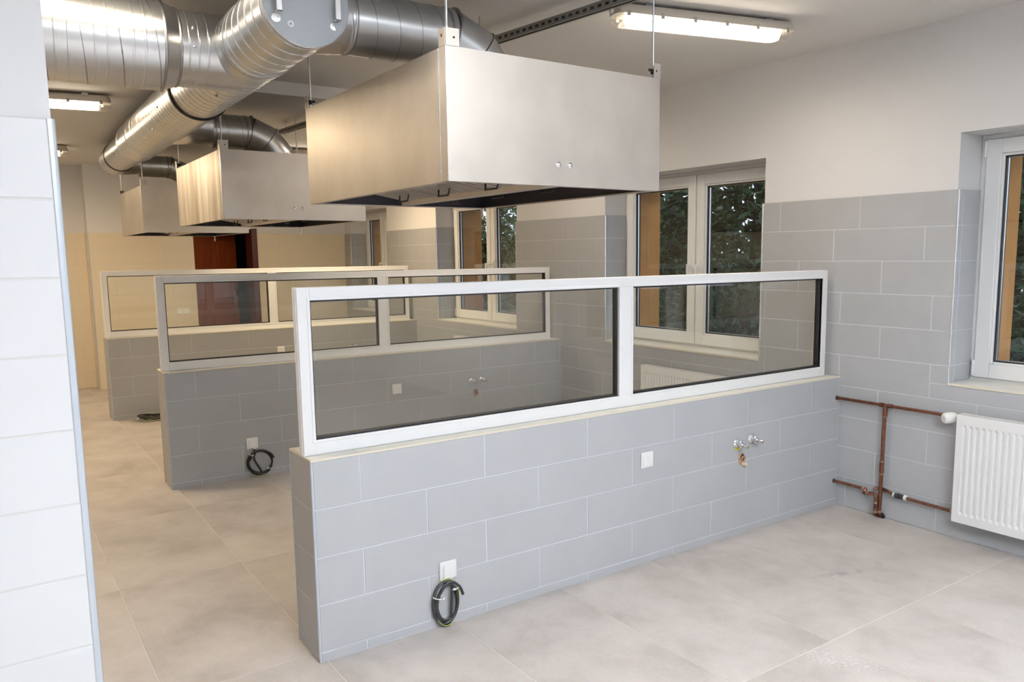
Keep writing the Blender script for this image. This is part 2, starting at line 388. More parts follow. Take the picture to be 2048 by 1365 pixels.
window(4, *OPEN[3], 'farthest white double-sash window, half hidden by tiled piers')

# ---- far wall with the doorway, step on the left, other closing walls
DX0, DX1, DZ = 1.385, 2.215, 2.06
wf = MB()
wf.box(XSTEP+.009, DX0, YF+.010, YF+.30, 0, CEIL); wf.box(DX1, W+.3, YF+.010, YF+.30, 0, CEIL); wf.box(DX0, DX1, YF+.010, YF+.30, DZ, CEIL)
wf.box(XL-.2, XSTEP+.02, YF2+.010, YF2+.30, 0, CEIL)
wfo = wf.build('wall_far', M_PLASTER); tag(wfo, 'far wall with white tiles below plaster and a doorway', kind='structure')
g = MB(); g.box(XSTEP+.002, DX0-.001, YF+.0016, YF+.012, 0, TT-.002); g.box(DX1+.001, W, YF+.0016, YF+.012, 0, TT-.002)
g.box(XL, XSTEP, YF2+.0016, YF2+.012, 0, TT-.002); g.box(XSTEP+.0016, XSTEP+.012, YF+.002, YF2, 0, TT-.002)
g.build('grout_bed', M_WGROUT, wfo)
ZL_F = [0, .1985]+[.1985+.2005*k for k in range(1, 10)]
tile_face(wfo, '-y', YF, XSTEP, W, ZL_F, [.42, .12], holes=[(DX0, DX1, -1, DZ)], m=M_BEIGE_T, g=.003)
tile_face(wfo, '-y', YF2, -1.0, XSTEP, ZL_F, [.02, -.28], m=M_BEIGE_T, g=.003)
tile_face(wfo, '-x', XSTEP, YF+.01, YF2, ZL_F, [9.], m=M_BEIGE_T, g=.003)
MB().box(XSTEP-.003, XSTEP+.012, YF-.003, YF+.012, 0, TT).build('corner_trim', M_PROFILE, wfo, bevel=.003)
MB().box(XL-.25, XL, YB-.2, 10.9, 0, CEIL).build('wall_left', M_PLASTER)['kind'] = 'structure'
MB().box(XL-.2, W+.3, YB-.2, YB, 0, CEIL).build('wall_back', M_PLASTER)['kind'] = 'structure'
tag(bpy.data.objects['wall_left'], 'plain white plastered wall on the aisle side', kind='structure'); tag(bpy.data.objects['wall_back'], 'plain white plastered wall behind the viewer', kind='structure')
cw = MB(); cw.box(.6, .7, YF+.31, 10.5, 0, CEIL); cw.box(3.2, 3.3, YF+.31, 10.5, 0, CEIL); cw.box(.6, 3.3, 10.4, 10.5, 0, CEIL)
tag(cw.build('wall_corridor', M_CORR), 'corridor walls toned dark as unlit behind the open doorway', kind='structure')

# ---- near white-tiled wall end on the left
YS, XS = -.64, -.831
st = MB().box(XL, XS-.007, YS+.010, YS+.24, 0, CEIL).build('wall_entrance', M_PLASTER); tag(st, 'bright white tiled wall end in the left foreground', kind='structure')
MB().box(XL, XS-.002, YS+.0016, YS+.012, 0, TT+.018).build('grout_bed', M_WGROUT, st)
MB().box(XS-.012, XS-.002, YS+.002, YS+.24, 0, TT+.018).build('grout_bed', M_WGROUT, st)
ZL_S = [TT+.02-.2022*k for k in range(10, -1, -1)]; ZL_S[0] = 0
tile_face(st, '-y', YS, -2.45, XS-.016, ZL_S, [-1.46, -1.76], m=M_WHITE_T)
tile_face(st, '+x', XS, YS+.014, YS+.24, ZL_S, [9.], m=M_WHITE_T)
q = [(XS-.016, YS+.012), (XS-.016, YS-.001)]+[(XS-.011+.013*math.sin(t), YS+.012-.013*math.cos(t)) for t in [PI/2*k/5 for k in range(6)]]
MB().prism(q, 'z', 0, TT+.02).build('corner_trim', M_PROFILE, st, smooth=.9)

# ---- half-height tiled partitions
ZL_P = [0, .0422, .2448, .4474, .650, .8526]; ZC = .858; TP = .26
def partition(name, y0, label):
    b = MB().box(.0016, W, y0+.0016, y0+TP-.0016, 0, ZC-.010).build(name, M_GROUT); tag(b, label, kind='structure')
    jj = [.2085, .5112, .2085, .5112, .2085]
    b2 = b
    tile_face(b2, '-y', y0, .007, W-.002, ZL_P, jj)
    tile_face(b2, '+y', y0+TP, .007, W-.002, ZL_P, jj)
    tile_face(b2, '-x', 0, y0+.007, y0+TP-.007, ZL_P, [9.])
    # capping tiles
    cuts = [.010]+[.2085+.603*k for k in range(6)]+[W-.002]
    for p, q_ in zip(cuts[:-1], cuts[1:]): MB().box(p+.0012, q_-.0012, y0+.006, y0+TP-.006, ZC-.010, ZC).build('cap_tile', M_CAP, b)
    for yy in (y0-.001, y0+TP-.007): MB().box(-.001, W, yy, yy+.008, ZC-.007, ZC+.0015).build('edge_trim', M_CREAM, b)
    MB().box(-.001, .007, y0+.007, y0+TP-.007, ZC-.007, ZC+.0015).build('edge_trim', M_CREAM, b)
    for yy in (y0-.002, y0+TP-.006): MB().box(-.002, .006, yy, yy+.008, 0, ZC-.007).build('corner_trim', M_PROFILE, b, bevel=.002)
    return b
PY = [0., 3.05, 6.11]
partition('wall_near', PY[0], 'nearest half-height grey tiled partition carrying a glass screen')
partition('wall_middle', PY[1], 'second half-height grey tiled partition, partly hidden by the nearest one')
partition('wall_rear', PY[2], 'farthest half-height grey tiled partition')

# ------------------------------------------------------------------ glass screens
def screen(y0, label):
    f0, f1 = y0+.076, y0+.132; zb, zt = ZC+.001, 1.545
    X = [.002, .054, 1.686, 1.782, 3.400, 3.452]; zo, zu = .922, 1.493
    t = thing('glass_screen', label, 'screen', (1.7, y0+.1, zb), 'glass screens on the partitions')
    def bar(nm, a, b, c, d):
        o = MB().box(a, b, f0, f1, c, d).build(nm, M_FRAME, t, bevel=.002)
        return o
    bar('post', X[0], X[1], zb, zt); bar('mullion', X[2]+.012, X[3]-.012, zo, zu); bar('post', X[4], X[5], zb, zt)
    bar('top_rail', X[1], X[4], zu, zt); bar('bottom_rail', X[1], X[4], zb, zo)
    MB().box(X[0]-.003, X[0], f0+.012, f0+.020, zb, zt).add([], []).box(X[0]-.003, X[0], f1-.020, f1-.012, zb, zt).build('end_rib', M_FRAME, t)
    for (a, b) in ((X[1], X[2]), (X[3], X[4])):
        bd = MB(); i = .012
        aa, bb = (a-.001, b+.001)
        if a == X[3]: aa = X[3]-.014
        if b == X[2]: bb = X[2]+.014
        bd.box(aa, a, f0-.003, f1+.003, zo-.012, zu+.012) if a == X[3] else bd.box(a-.012, a, f0-.003, f1+.003, zo-.012, zu+.012)
        bd.box(b, b+.012, f0-.003, f1+.003, zo-.012, zu+.012); bd.box(a, b, f0-.003, f1+.003, zo-.012, zo); bd.box(a, b, f0-.003, f1+.003, zu, zu+.012)
        bd.build('glazing_bead', M_FRAME, t, bevel=.001)
        ga = MB(); j = .008; m0, m1 = f0+.012, f1-.012
        ga.box(a, a+j, m0, m1, zo, zu); ga.box(b-j, b, m0, m1, zo, zu); ga.box(a+j, b-j, m0, m1, zo, zo+j); ga.box(a+j, b-j, m0, m1, zu-j, zu)
        ga.build('gasket', M_RUB, t)
        MB().box(a+.004, b-.004, f0+.026, f0+.032, zo+.004, zu-.004).build('pane', M_PANE, t)
    return t
screen(PY[0], 'white-framed two-pane glass screen on the nearest tiled partition')
screen(PY[1], 'white-framed two-pane glass screen on the second tiled partition, behind the nearest one')
screen(PY[2], 'white-framed two-pane glass screen on the farthest tiled partition')

# ------------------------------------------------------------------ range hoods
HX0, HX1, HY0, HY1, HB, HT = .336, 1.328, -.587, .818, 1.922, 2.373
def hood(dy, ceil, label):
    y0, y1 = HY0+dy, HY1+dy; s = .004
    t = thing('range_hood', label, 'hood', ((HX0+HX1)/2, (y0+y1)/2, HB), 'hoods over the partitions')
    MB().box(HX0, HX1, y0, y0+s, HB, HT).build('front_panel', M_STEEL, t)
    MB().box(HX0, HX1, y1-s, y1, HB, HT).build('back_panel', M_STEEL, t)
    MB().box(HX0, HX0+s, y0+s, y1-s, HB, HT).build('side_panel', M_STAIN if abs(dy-3.06) < .1 else M_STEEL, t)
    MB().box(HX1-s, HX1, y0+s, y1-s, HB, HT).build('side_panel', M_STEEL, t)
    MB().box(HX0+s, HX1-s, y0+s, y1-s, HT-.012, HT-.008).build('top_panel', M_STEEL, t)
    # folded corner flange on the left side, and the inturned bottom lip
    MB().box(HX0-.003, HX0, y0+.001, y0+.050, HB+.001, HT-.001).build('corner_flange', M_STEEL, t)
    MB().box(HX0-.005, HX0+.001, y0+.047, y0+.051, HB+.002, HT-.002).build('flange_edge', M_ALU, t)
    MB().box(HX0-.003, HX0+.001, y0-.003, y0+.001, HB+.001, HT-.001).build('corner_edge', M_ALU, t)
    lp = MB(); d = .030
    lp.box(HX0+s, HX1-s, y0+s, y0+d, HB, HB+s); lp.box(HX0+s, HX1-s, y1-d, y1-s, HB, HB+s); lp.box(HX0+s, HX0+d, y0+d, y1-d, HB, HB+s); lp.box(HX1-d, HX1-s, y0+d, y1-d, HB, HB+s)
    lp.build('bottom_lip', M_STEEL, t)
    # inner plenum, V-shaped grease filters over a gutter
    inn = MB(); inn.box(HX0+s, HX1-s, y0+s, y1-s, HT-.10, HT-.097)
    inn.build('plenum_plate', M_STEEL_SHADE, t)
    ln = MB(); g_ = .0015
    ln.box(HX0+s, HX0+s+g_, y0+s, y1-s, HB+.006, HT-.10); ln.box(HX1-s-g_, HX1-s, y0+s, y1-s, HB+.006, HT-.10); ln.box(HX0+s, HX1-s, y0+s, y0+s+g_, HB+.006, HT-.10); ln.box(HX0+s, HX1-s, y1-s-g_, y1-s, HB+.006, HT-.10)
    ln.build('inner_shade_sheet', M_STEEL_SHADE, t)  # added dark sheets that paint shade onto the hood's inner faces
    cx = (HX0+HX1)/2
    MB().prism([(cx-.040, HB+.034), (cx+.040, HB+.034), (cx+.032, HB+.004), (cx-.032, HB+.004)], 'y', y0+.06, y1-.06).build('grease_gutter', M_STEEL, t)
    for sgn in (-1, 1):
        for k in range(3):
            ya = y0+.10+k*(y1-y0-.2)/3; yb = ya+(y1-y0-.2)/3-.012
            a = Vector((cx+sgn*.034, 0, HB+.030)); b = Vector((cx+sgn*.37, 0, HB+.088)); dd = (b-a).normalized(); nn = Vector((dd.z*sgn, 0, -dd.x*sgn))
            m = MB()
            for (p0, p1) in ((0, .03), ((b-a).length-.03, (b-a).length)):
                c = [a+dd*p0, a+dd*p1, a+dd*p1-nn*.03, a+dd*p0-nn*.03]; m.prism([(q.x, q.z) for q in c], 'y', ya, yb)
            c = [a, b, b-nn*.03, a-nn*.03]
            for (p0, p1) in ((ya, ya+.008), (yb-.008, yb)): m.prism([(q.x, q.z) for q in c], 'y', p0, p1)
            fl_ = m.build('grease_filter', M_STEEL, t)
            bm_ = MB(); nb = 9
            for i in range(nb):
                yy = ya+(yb-ya)*(i+.15)/nb; w_ = (yb-ya)/nb*.62
                e0, e1 = a+dd*.012+nn*.012, a+dd*((b-a).length-.01)+nn*.012; c = [e0, e1, e1-nn*.034, e0-nn*.034]; bm_.prism([(q.x, q.z) for q in c], 'y', yy, yy+w_)
            bm_.build('baffle', M_STEEL, fl_)
            hm = MB(); mid = a.lerp(b, .3)+nn*.012; yc = (ya+yb)/2
            hm.sweep([(mid.x, yc-.05, mid.z), (mid.x+nn.x*.03, yc-.045, mid.z+nn.z*.03), (mid.x+nn.x*.03, yc+.045, mid.z+nn.z*.03), (mid.x, yc+.05, mid.z)], .004, 8)
            hm.build('filter_handle', M_RUB, fl_, smooth=SM)
    for xr in (.808, .863): MB().lathe((xr, y0, 2.001), (0, -1, 0), [(0, .0115), (.003, .0115), (.007, .007), (.0085, .001)], 14).build('rivet', M_CHROME, t, smooth=SM)
    # grease drain cock below the rear corner
    dk = MB(); bx, by = HX1-.02, y1-.018
    dk.lathe((bx, by, HB), (0, 0, -1), [(0, .010), (.010, .010), (.011, .007), (.03, .007), (.031, .009), (.045, .009), (.046, .005), (.058, .005)], 12)
    dk.build('drain_cock', M_CHROME, t, smooth=SM)
    # suspension: angle brackets, threaded rods, wing nuts
    for (bx, sx) in ((HX0, 1), (HX1, -1)):
        for (by, sy) in ((y0, 1), (y1, -1)):
            b_ = MB(); w_ = .052 if sx > 0 else .036
            b_.box(min(bx, bx+sx*w_), max(bx, bx+sx*w_), min(by-sy*.003, by), max(by-sy*.003, by), HT, HT+.058)
            b_.box(min(bx-sx*.003, bx), max(bx-sx*.003, bx), min(by, by+sy*.045), max(by, by+sy*.045), HT, HT+.058)
            br = b_.build('hanger_bracket', M_STEEL, t)
            MB().lathe((bx+sx*w_*.6, by-sy*.003, HT+.028), (0, -sy, 0), [(0, .004), (.001, .004)], 10).build('bolt_hole', M_DARK, br)
            rx, ry = bx+sx*.018, by+sy*.022
            MB().lathe((rx, ry, HT-.007), (0, 0, 1), [(0, .0042), (ceil-HT+.007, .0042)], 10).build('hanger_rod', M_ZINC, t, smooth=SM)
            wn = MB().lathe((rx, ry, HT+.02), (0, 0, 1), [(0, .010), (.012, .010), (.02, .006)], 6); wn.box(rx-.022, rx+.022, ry-.003, ry+.003, HT+.03, HT+.040)
            wn.build('wing_nut', M_RUB, t)
    return t
hood(0, CEIL, 'largest, nearest stainless steel hood hanging over the nearest glass screen')
hood(3.06, CEIL2, 'middle stainless steel hood, stained on its left side')
hood(6.12, CEIL2, 'smallest, farthest stainless steel hood, dull on its front')

# ------------------------------------------------------------------ ventilation duct
KX, KZ = .0292, .0131
def ax(y): return Vector((.050+(y+.05)*KX, y, 2.600+(y+.05)*KZ))
du = thing('ventilation_duct', 'galvanised spiral duct run under the ceiling with branches to the hoods', 'duct', tuple(ax(0)))
def sect(nm, p0, p1, r0, r1=None, n=48, seam=None, sr=.0017, m=None, phase=0, par=None):
    p0 = Vector(p0); p1 = Vector(p1); r1 = r1 or r0
    o = MB().lathe(p0, p1-p0, [(0, r0), ((p1-p0).length, r1)], n).build(nm, m or M_GALV, par or du, smooth=.9)
    if seam: MB().helix(p0, p1, r0, seam, sr, 4, 28, phase).build('seam', M_SEAM, o, smooth=.9)
    return o
def ring(nm, c, d, r, wd, proud, m=None, par=None, n=48):
    d = Vector(d).normalized(); c = Vector(c)-d*wd/2
    return MB().lathe(c, d, [(0, r-.004), (0, r+proud*.6), (wd*.25, r+proud), (wd*.75, r+proud), (wd, r+proud*.6), (wd, r-.004)], n).build(nm, m or M_GALV, par or du, smooth=.9)
D0 = (ax(1)-ax(0)).normalized()
s1 = sect('near_section', ax(-.05), ax(.62), .1575)
for k in range(6): ring('seam', ax(-.005+k*.105), D0, .1575, .006, .0025, M_ALU, s1)
ring('section_collar', ax(.60), D0, .1575, .03, .006)
sect('tee_section', ax(.60), ax(1.95), .160, seam=.085)
ring('gasket_ring', ax(1.93), D0, .163, .030, .008, M_RUB)
sect('middle_section', ax(1.94), ax(4.05), .164, seam=.082)
ring('section_collar', ax(4.05), D0, .164, .02, .004)
sect('reducer', ax(4.05), ax(4.62), .164, .161)
ring('section_collar', ax(4.62), D0, .161, .03, .005)
sect('reducer_cone', ax(4.62), ax(4.70), .161, .142)
sect('far_section', ax(4.68), ax(6.0), .141, seam=.08)
ring('gasket_ring', ax(5.90), D0, .141, .030, .007, M_RUB)
sect('end_section', ax(5.90), ax(6.42), .141, seam=.09)
e_ = ax(6.42); MB().lathe(e_, D0, [(0, .141), (.02, .139), (.035, .12), (.04, .0)], 40).build('blank_end', M_GALV, du, smooth=.9)
for yy, aa in ((2.4, 3.4), (2.9, 3.9), (3.3, 4.0), (4.1, 4.5), (4.65, 4.2), (1.2, 4.3), (5.0, 3.6)):
    dv = Vector((math.cos(aa), 0, math.sin(aa))); MB().lathe(ax(yy)+dv*.160, dv, [(0, .007), (.006, .007), (.010, .003)], 8).build('screw', M_ZINC, du)
# access door at the near end
c0 = ax(-.05); cap = MB().lathe(c0, -D0, [(-.02, .1625), (.006, .1625), (.010, .160), (.012, .152), (.0121, .001)], 56).build('end_cap', M_GALV, du, smooth=.5)
cap.data.materials[0] = mat('satin_zinc_plate', (.40, .43, .46), .5, metal=0.)
ring('cap_rim', c0-D0*.003, D0, .158, .010, .0062, M_ALU, cap)
for hx in (-.062, .158):
    b0 = Vector((hx, c0.y-.012, 0)); h = MB(); zb_ = 2.540; zt_ = 2.672; wh = .011
    x0, x1 = hx-wh, hx+wh; yo = c0.y-.012
    h.box(x0, x1, yo-.034, yo-.028, zb_, zt_); h.box(x0, x1, yo-.034, yo, zb_, zb_+.006); h.box(x0, x1, yo-.034, yo, zt_-.006, zt_)
    hd = h.build('handle', M_ALU, cap, bevel=.002)
    for zf in (zb_-.014, zt_+.014):
        MB().lathe((hx-.004, yo, zf), (0, -1, 0), [(0, .0175), (.0015, .0175), (.002, .015)], 18).build('foot_plate', M_ALU, hd, smooth=SM)
        for sx in (-.008, .006): MB().lathe((hx-.004+sx, yo-.002, zf), (0, -1, 0), [(0, .003), (.002, .0025)], 8).build('rivet', M_SEAM, hd)
st_ = MB().lathe((-.013, c0.y-.0122, 2.511), (0, -1, 0), [(0, .0125), (.0004, .0125)], 20).build('sticker', M_WPL, cap)
mb_ = MB().prism([(-.017, 2.508), (-.009, 2.509), (-.013, 2.517)], 'y', c0.y-.0132, c0.y-.0126).build('sticker_mark', mat('blue_ink', (.05, .06, .25), .5), st_)
# big duct to the left
yl = .90; zl_ = ax(yl).z-.012; xm = ax(yl).x
side = sect('side_duct', (XL, yl, zl_), (-.285, yl, zl_), .191, seam=.142, sr=.0025)
for k in range(16):
    xx = -.32-.142*k
    for off in (.047, .094): ring('rib', (xx-off, yl, zl_), (1, 0, 0), .191, .010, .0014, M_GALV, side)
ring('section_collar', (-.287, yl, zl_), (1, 0, 0), .191, .012, .004, M_SEAM)
sect('neck', (-.285, yl, zl_), (-.225, yl, zl_), .189, .166)
ring('section_collar', (-.222, yl, zl_), (1, 0, 0), .166, .010, .004, M_SEAM)
sect('tee_arm', (-.225, yl, zl_), (xm-.02, yl, zl_), .165)
for xx in (-.19, -.15, -.11): ring('rib', (xx, yl, zl_), (1, 0, 0), .165, .006, .002)
for aa in (3.0, 3.5, 2.4):
    dv = Vector((0, math.cos(aa), math.sin(aa)*-1)); MB().lathe((-.17, yl+dv.y*.165, zl_+dv.z*.165), dv, [(0, .006), (.005, .006), (.008, .003)], 8).build('screw', M_ZINC, du)
# branches with segmented elbows down into the hoods
def branch(y, z, r, x1, neck):
    m = ax(y); p = [(m.x, y, z), (x1, y, z), (x1+.13, y, z-.055), (x1+.215, y, z-.155), (x1+.235, y, HT-.01)]
    x0 = m.x+neck
    MB().lathe((m.x+.04, y, z+(m.z-z)*.5), (1, 0, 0), [(0, r+.02), (neck-.04, r+.002)], 40).build('branch_cone', M_GALV, du, smooth=.9)
    s = sect('branch_section', (x0, y, z), (x1, y, z), r, seam=.10, sr=.0018)
    el = MB().sweep([(x1, y, z)]+p[2:], r, 40, cap=False).build('elbow', M_GALV, du, smooth=.35)
    for q, d in ((p[1], (1, 0, -.2)), (p[2], (.85, 0, -.7)), (p[3], (.45, 0, -1))): ring('elbow_seam', q, d, r+.006, .006, .004, M_SEAM, el, 40)
    for xx in (x0+.02, x1-.03): ring('section_collar', (xx, y, z), (1, 0, 0), r, .012, .003, M_SEAM, None, 40)
branch(.125, 2.603, .124, .735, .20)
branch(3.175, 2.588, .124, .715, .30)
branch(6.235, 2.628, .110, .735, .20)

# ------------------------------------------------------------------ strut rails and luminaires
def rail(p0, p1, ceil, label):
    p0 = Vector(p0); p1 = Vector(p1); t = thing('support_rail', label, 'rail', tuple((p0+p1)/2), 'slotted support rails'); d = (p1-p0); L = d.length; ang = math.atan2(d.y, d.x)
    def loc(mb): # local x along the rail
        for i, v in enumerate(mb.v):
            mb.v[i] = Vector((p0.x+v.x*math.cos(ang)-v.y*math.sin(ang), p0.y+v.x*math.sin(ang)+v.y*math.cos(ang), p0.z+v.z))
        return mb
    m = MB(); m.box(0, L, -.020, -.017, 0, .040); m.box(0, L, .017, .020, 0, .040); m.box(0, L, -.017, .017, .037, .040); m.box(0, L, -.017, -.008, 0, .003); m.box(0, L, .008, .017, 0, .003)
    loc(m).build('channel', M_RAIL, t)
    for k in range(int(L/.05)):
        m = MB(); m.box(.02+k*.05, .045+k*.05, -.0208, -.0200, .012, .026); m.box(.02+k*.05, .045+k*.05, .0200, .0208, .012, .026)
        loc(m).build('slot', M_RAILB, t)
    for x in (.12, L-.12):
        m = MB().lathe((x, 0, -.03), (0, 0, 1), [(0, .004), (ceil-p0.z+.03, .004)], 8); loc(m).build('hanger_rod', M_ZINC, t, smooth=SM)
        m = MB().lathe((x, 0, -.012), (0, 0, 1), [(0, .009), (.010, .009)], 6); loc(m).build('nut', M_ZINC, t)
rail((1.425, 1.20, 2.842), (1.655, -.52, 2.842), CEIL, 'dark slotted support rail under the ceiling behind the largest hood')
rail((1.295, 4.22, 2.755), (1.37, 3.30, 2.755), CEIL2, 'short slotted support rail hanging above the middle hood')

def luminaire(c, ang, L, label, W_=.135, md=None):
    far = md is not None; md = None
    c = Vector(c); t = thing('ceiling_light', label, 'light', tuple(c), 'sealed fluorescent ceiling lights')
    ca, sa = math.cos(ang), math.sin(ang)
    def loc(mb):
        for i, v in enumerate(mb.v): mb.v[i] = Vector((c.x+v.x*ca-v.y*sa, c.y+v.x*sa+v.y*ca, c.z+v.z))
        return mb
    def rr(l, w_, rad, n=3):
        pts = []
        for (sx, sy, a0) in ((1, 1, 0), (-1, 1, PI/2), (-1, -1, PI), (1, -1, 3*PI/2)):
            for k in range(n+1):
                a = a0+PI/2*k/n; pts.append((sx*(l/2-rad)+rad*math.cos(a), sy*(w_/2-rad)+rad*math.sin(a)))
        return pts
    def loft(levels):
        V = []; F = []; n = None
        for (l, w_, rad, z) in levels:
            p = rr(l, w_, rad); n = len(p); V += [(a, b, z) for a, b in p]
        for i in range(len(levels)-1): F += [(i*n+k, i*n+(k+1) % n, (i+1)*n+(k+1) % n, (i+1)*n+k) for k in range(n)]
        F += [tuple(range(n)), tuple(range((len(levels)-1)*n, len(levels)*n))]
        return MB().add(V, F)
    # housing on top (z from -.04 to 0 below the stand-offs), lit diffuser below
    loc(loft([(L-.02, W_-.03, .03, -.002), (L, W_-.004, .04, -.022), (L, W_, .042, -.044), (L, W_, .042, -.050)])).build('housing', M_HOUSING, t, smooth=.6)
    loc(loft([(L-.15, W_-.012, .035, -.0502), (L-.17, W_-.05, .03, -.096)])).build('diffuser', md or M_DIFF, t, smooth=.6)
    # the tubes' light
    al = bpy.data.lights.new('tube_light', 'AREA'); al.shape = 'RECTANGLE'; al.size = L-.17; al.size_y = W_-.05; al.color = LAMP_COL if far else LAMP_NEAR_COL; al.energy = LAMP_FAR if far else LAMP_STR
    ao = bpy.data.objects.new('tube_light', al); COL.objects.link(ao); ao.parent = t; ao.location = (0, 0, -.099); ao.rotation_euler = (0, 0, ang)
    loc(loft([(L-.006, W_-.006, .04, -.0503), (L-.010, W_-.010, .04, -.074), (L-.05, W_-.042, .035, -.0985), (L-.07, W_-.07, .025, -.1005)])).build('clear_cover', M_LENS, t, smooth=.6)
    for s in (-1, 1):
        for k in range(6):
            x = -L/2+.06+k*(L-.12)/5
            loc(MB().box(x-.010, x+.010, s*(W_/2-.001)-.004, s*(W_/2-.001)+.004, -.064, -.036)).build('clip', M_CLIP, t, bevel=.002)
    loc(MB().lathe((-L/2+.002, 0, -.028), (-1, 0, 0), [(0, .016), (.01, .016), (.018, .011)], 14)).build('cable_gland', M_WPL, t, smooth=SM)
    for x in (-L*.32, L*.36): loc(MB().box(x-.02, x+.02, -.03, .03, -.004, .018)).build('mounting_bracket', M_ZINC, t)
luminaire((2.285, .075, CEIL-.016), -.243, 1.10, 'glowing sealed ceiling light right of the largest hood')
luminaire((-.70, 3.70, CEIL2-.016), -.16, 1.16, 'glowing ceiling light nearest the left foreground wall, under the big duct', md=1)
luminaire((-.72, 6.80, CEIL2-.016), -.16, 1.16, 'small far glowing ceiling light beside the left foreground wall', md=1)
luminaire((2.25, 5.75, CEIL2-.016), -.10, 1.20, 'glowing ceiling light peeking out between the middle and largest hoods', md=1)
luminaire((2.25, 2.45, CEIL-.016), -.16, 1.16, 'ceiling light hidden behind the largest hood')
luminaire((-.78, .55, CEIL-.016), -.16, 1.16, 'ceiling light hidden behind the left foreground wall')

# ------------------------------------------------------------------ fittings on the partitions
def switch(x, y, z, label, n=1, s=.086):
    t = thing('wall_switch', label, 'switch', (x, y, z))
    for k in range(n):
        xc = x+(k-(n-1)/2)*(s+.001)
        p = MB().box(xc-s/2, xc+s/2, y-.009, y, z-s/2, z+s/2).build('plate', M_WPL, t, bevel=.003)
        MB().prism([(y-.009, z-.031), (y-.013, z-.031), (y-.0105, z+.031), (y-.009, z+.031)], 'x', xc-.031, xc+.031).build('rocker', M_WPL, t, bevel=.0015)
        MB().box(xc-.003, xc+.003, y-.0128, y-.011, z+.012, z+.015).build('marker', M_CLIP, t)
    return t
switch(1.813, PY[0], .573, 'white light switch on the nearest partition, left of the water valves')
switch(1.790, PY[1], .552, 'white light switch on the second partition, seen through the nearest screen')
switch(1.770, PY[2], .600, 'small white switch on the farthest partition, low behind the second screen')
switch(1.20, YF, .965, 'double white switch on the far wall beside the door', 2, .08)

def catmull(P, n=8, closed=False):
    P = [Vector(p) for p in P]; out = []; N = len(P)
    for i in range(N-1):
        a, b, c, d = P[max(i-1, 0)], P[i], P[i+1], P[min(i+2, N-1)]
        for k in range(n):
            t = k/n; out.append(.5*((2*b)+(c-a)*t+(2*a-5*b+4*c-d)*t*t+(3*b-a-3*c+d)*t**3))
    out.append(P[-1]); return out
def outlet(x, y, z, label):
    s = .086; t = thing('cable_outlet', label, 'outlet', (x, y, z))
    MB().box(x-s/2, x+s/2, y-.010, y, z-s/2, z+s/2).build('plate', M_WPL, t, bevel=.003)
    MB().box(x-.026, x+.034, y-.016, y-.009, z-.036, z+.028).build('cover', M_WPL, t, bevel=.003)
    MB().lathe((x+.010, y-.012, z-.034), (0, 0, -1), [(0, .012), (.010, .010)], 12).build('grommet', M_WPL, t, smooth=SM)
    return t
outlet(.602, PY[0], .258, 'white cable outlet low on the nearest partition with a cable coming out')
outlet(.580, PY[1], .262, 'white cable outlet low on the second partition with a cable coming out')
def coil(x, y, z, pts, earth, ties, r, label, ctr):
    t = thing('cable_coil', label, 'cable', (x, y, z), 'coiled black cables at the partitions')
    c = MB().sweep(catmull(pts, 7), r, 10).build('cable', M_CABLE, t, smooth=.9)
    MB().sweep(catmull(earth, 7), .0017, 8).build('earth_wire', M_EARTH, t, smooth=.9)
    for (cx, cy, cz, d) in ties:
        ti = MB(); N = 18; d = Vector(d).normalized(); a = Vector((0, 1, 0)); e1 = d.cross(a).normalized(); e2 = a
        lp = [Vector((cx, cy, cz))+e1*(.020*math.cos(2*PI*k/N))+e2*(.017*math.sin(2*PI*k/N)) for k in range(N+1)]
        ti.sweep(lp, .0024, 6); ti.box(cx+e1.x*.020-.005, cx+e1.x*.020+.005, cy-.022, cy-.014, cz-.004, cz+.004)
        ti.build('cable_tie', M_WPL, t, smooth=.9)
    return t
def hang_coil(x, y, ztop, cx, cz, rx, rz, turns, label, seed, tie_angles):
    rnd = random.Random(seed); pts = [(x+.010, y-.014, ztop), (x+.012, y-.020, ztop-.03), (x+.004, y-.030, cz+rz*.25)]
    a0 = -.5*PI+.25; N = 12
    for k in range(int(turns*N)+1):
        a = a0-2*PI*k/N; f = .90+.12*math.sin(k*.45+seed); pts.append((cx+rx*f*math.cos(a)+.006*math.sin(k*.3), y-.020-.013*(k % (2*N))/(2*N)-.010*math.sin(k*.26), max(cz+rz*f*math.sin(a), .012)))
    a = a0-2*PI*turns
    pts += [(cx-rx*.05, y-.046, cz+rz*.98), (cx+rx*.78, y-.047, cz+rz*.72), (cx+rx*1.12, y-.050, cz+rz*.28)]
    er = []
    for k in range(22):
        a = 1.2-2*PI*k/14; er.append((cx+(rx*1.02+.006*math.sin(k))*math.cos(a), y-.022+.010*math.sin(k*.7), max(cz+(rz*1.04)*math.sin(a), .006)))
    ties = []
    for ta in tie_angles:
        tx, tz = cx+rx*.92*math.cos(ta), cz+rz*.92*math.sin(ta); ties.append((tx, y-.033, tz, (-rx*math.sin(ta), 0, rz*math.cos(ta))))
    return coil(x, y, ztop, pts, er, ties, .0068, label, (cx, cz))
hang_coil(.602, PY[0], .215, .584, .117, .061, .103, 2.4, 'coil of black cable hanging upright below the outlet of the nearest partition', 1, (2.75, .75))
hang_coil(.580, PY[1], .219, .615, .112, .098, .098, 2.4, 'round coil of black cable leaning on the second partition', 4, (2.3, -.6))
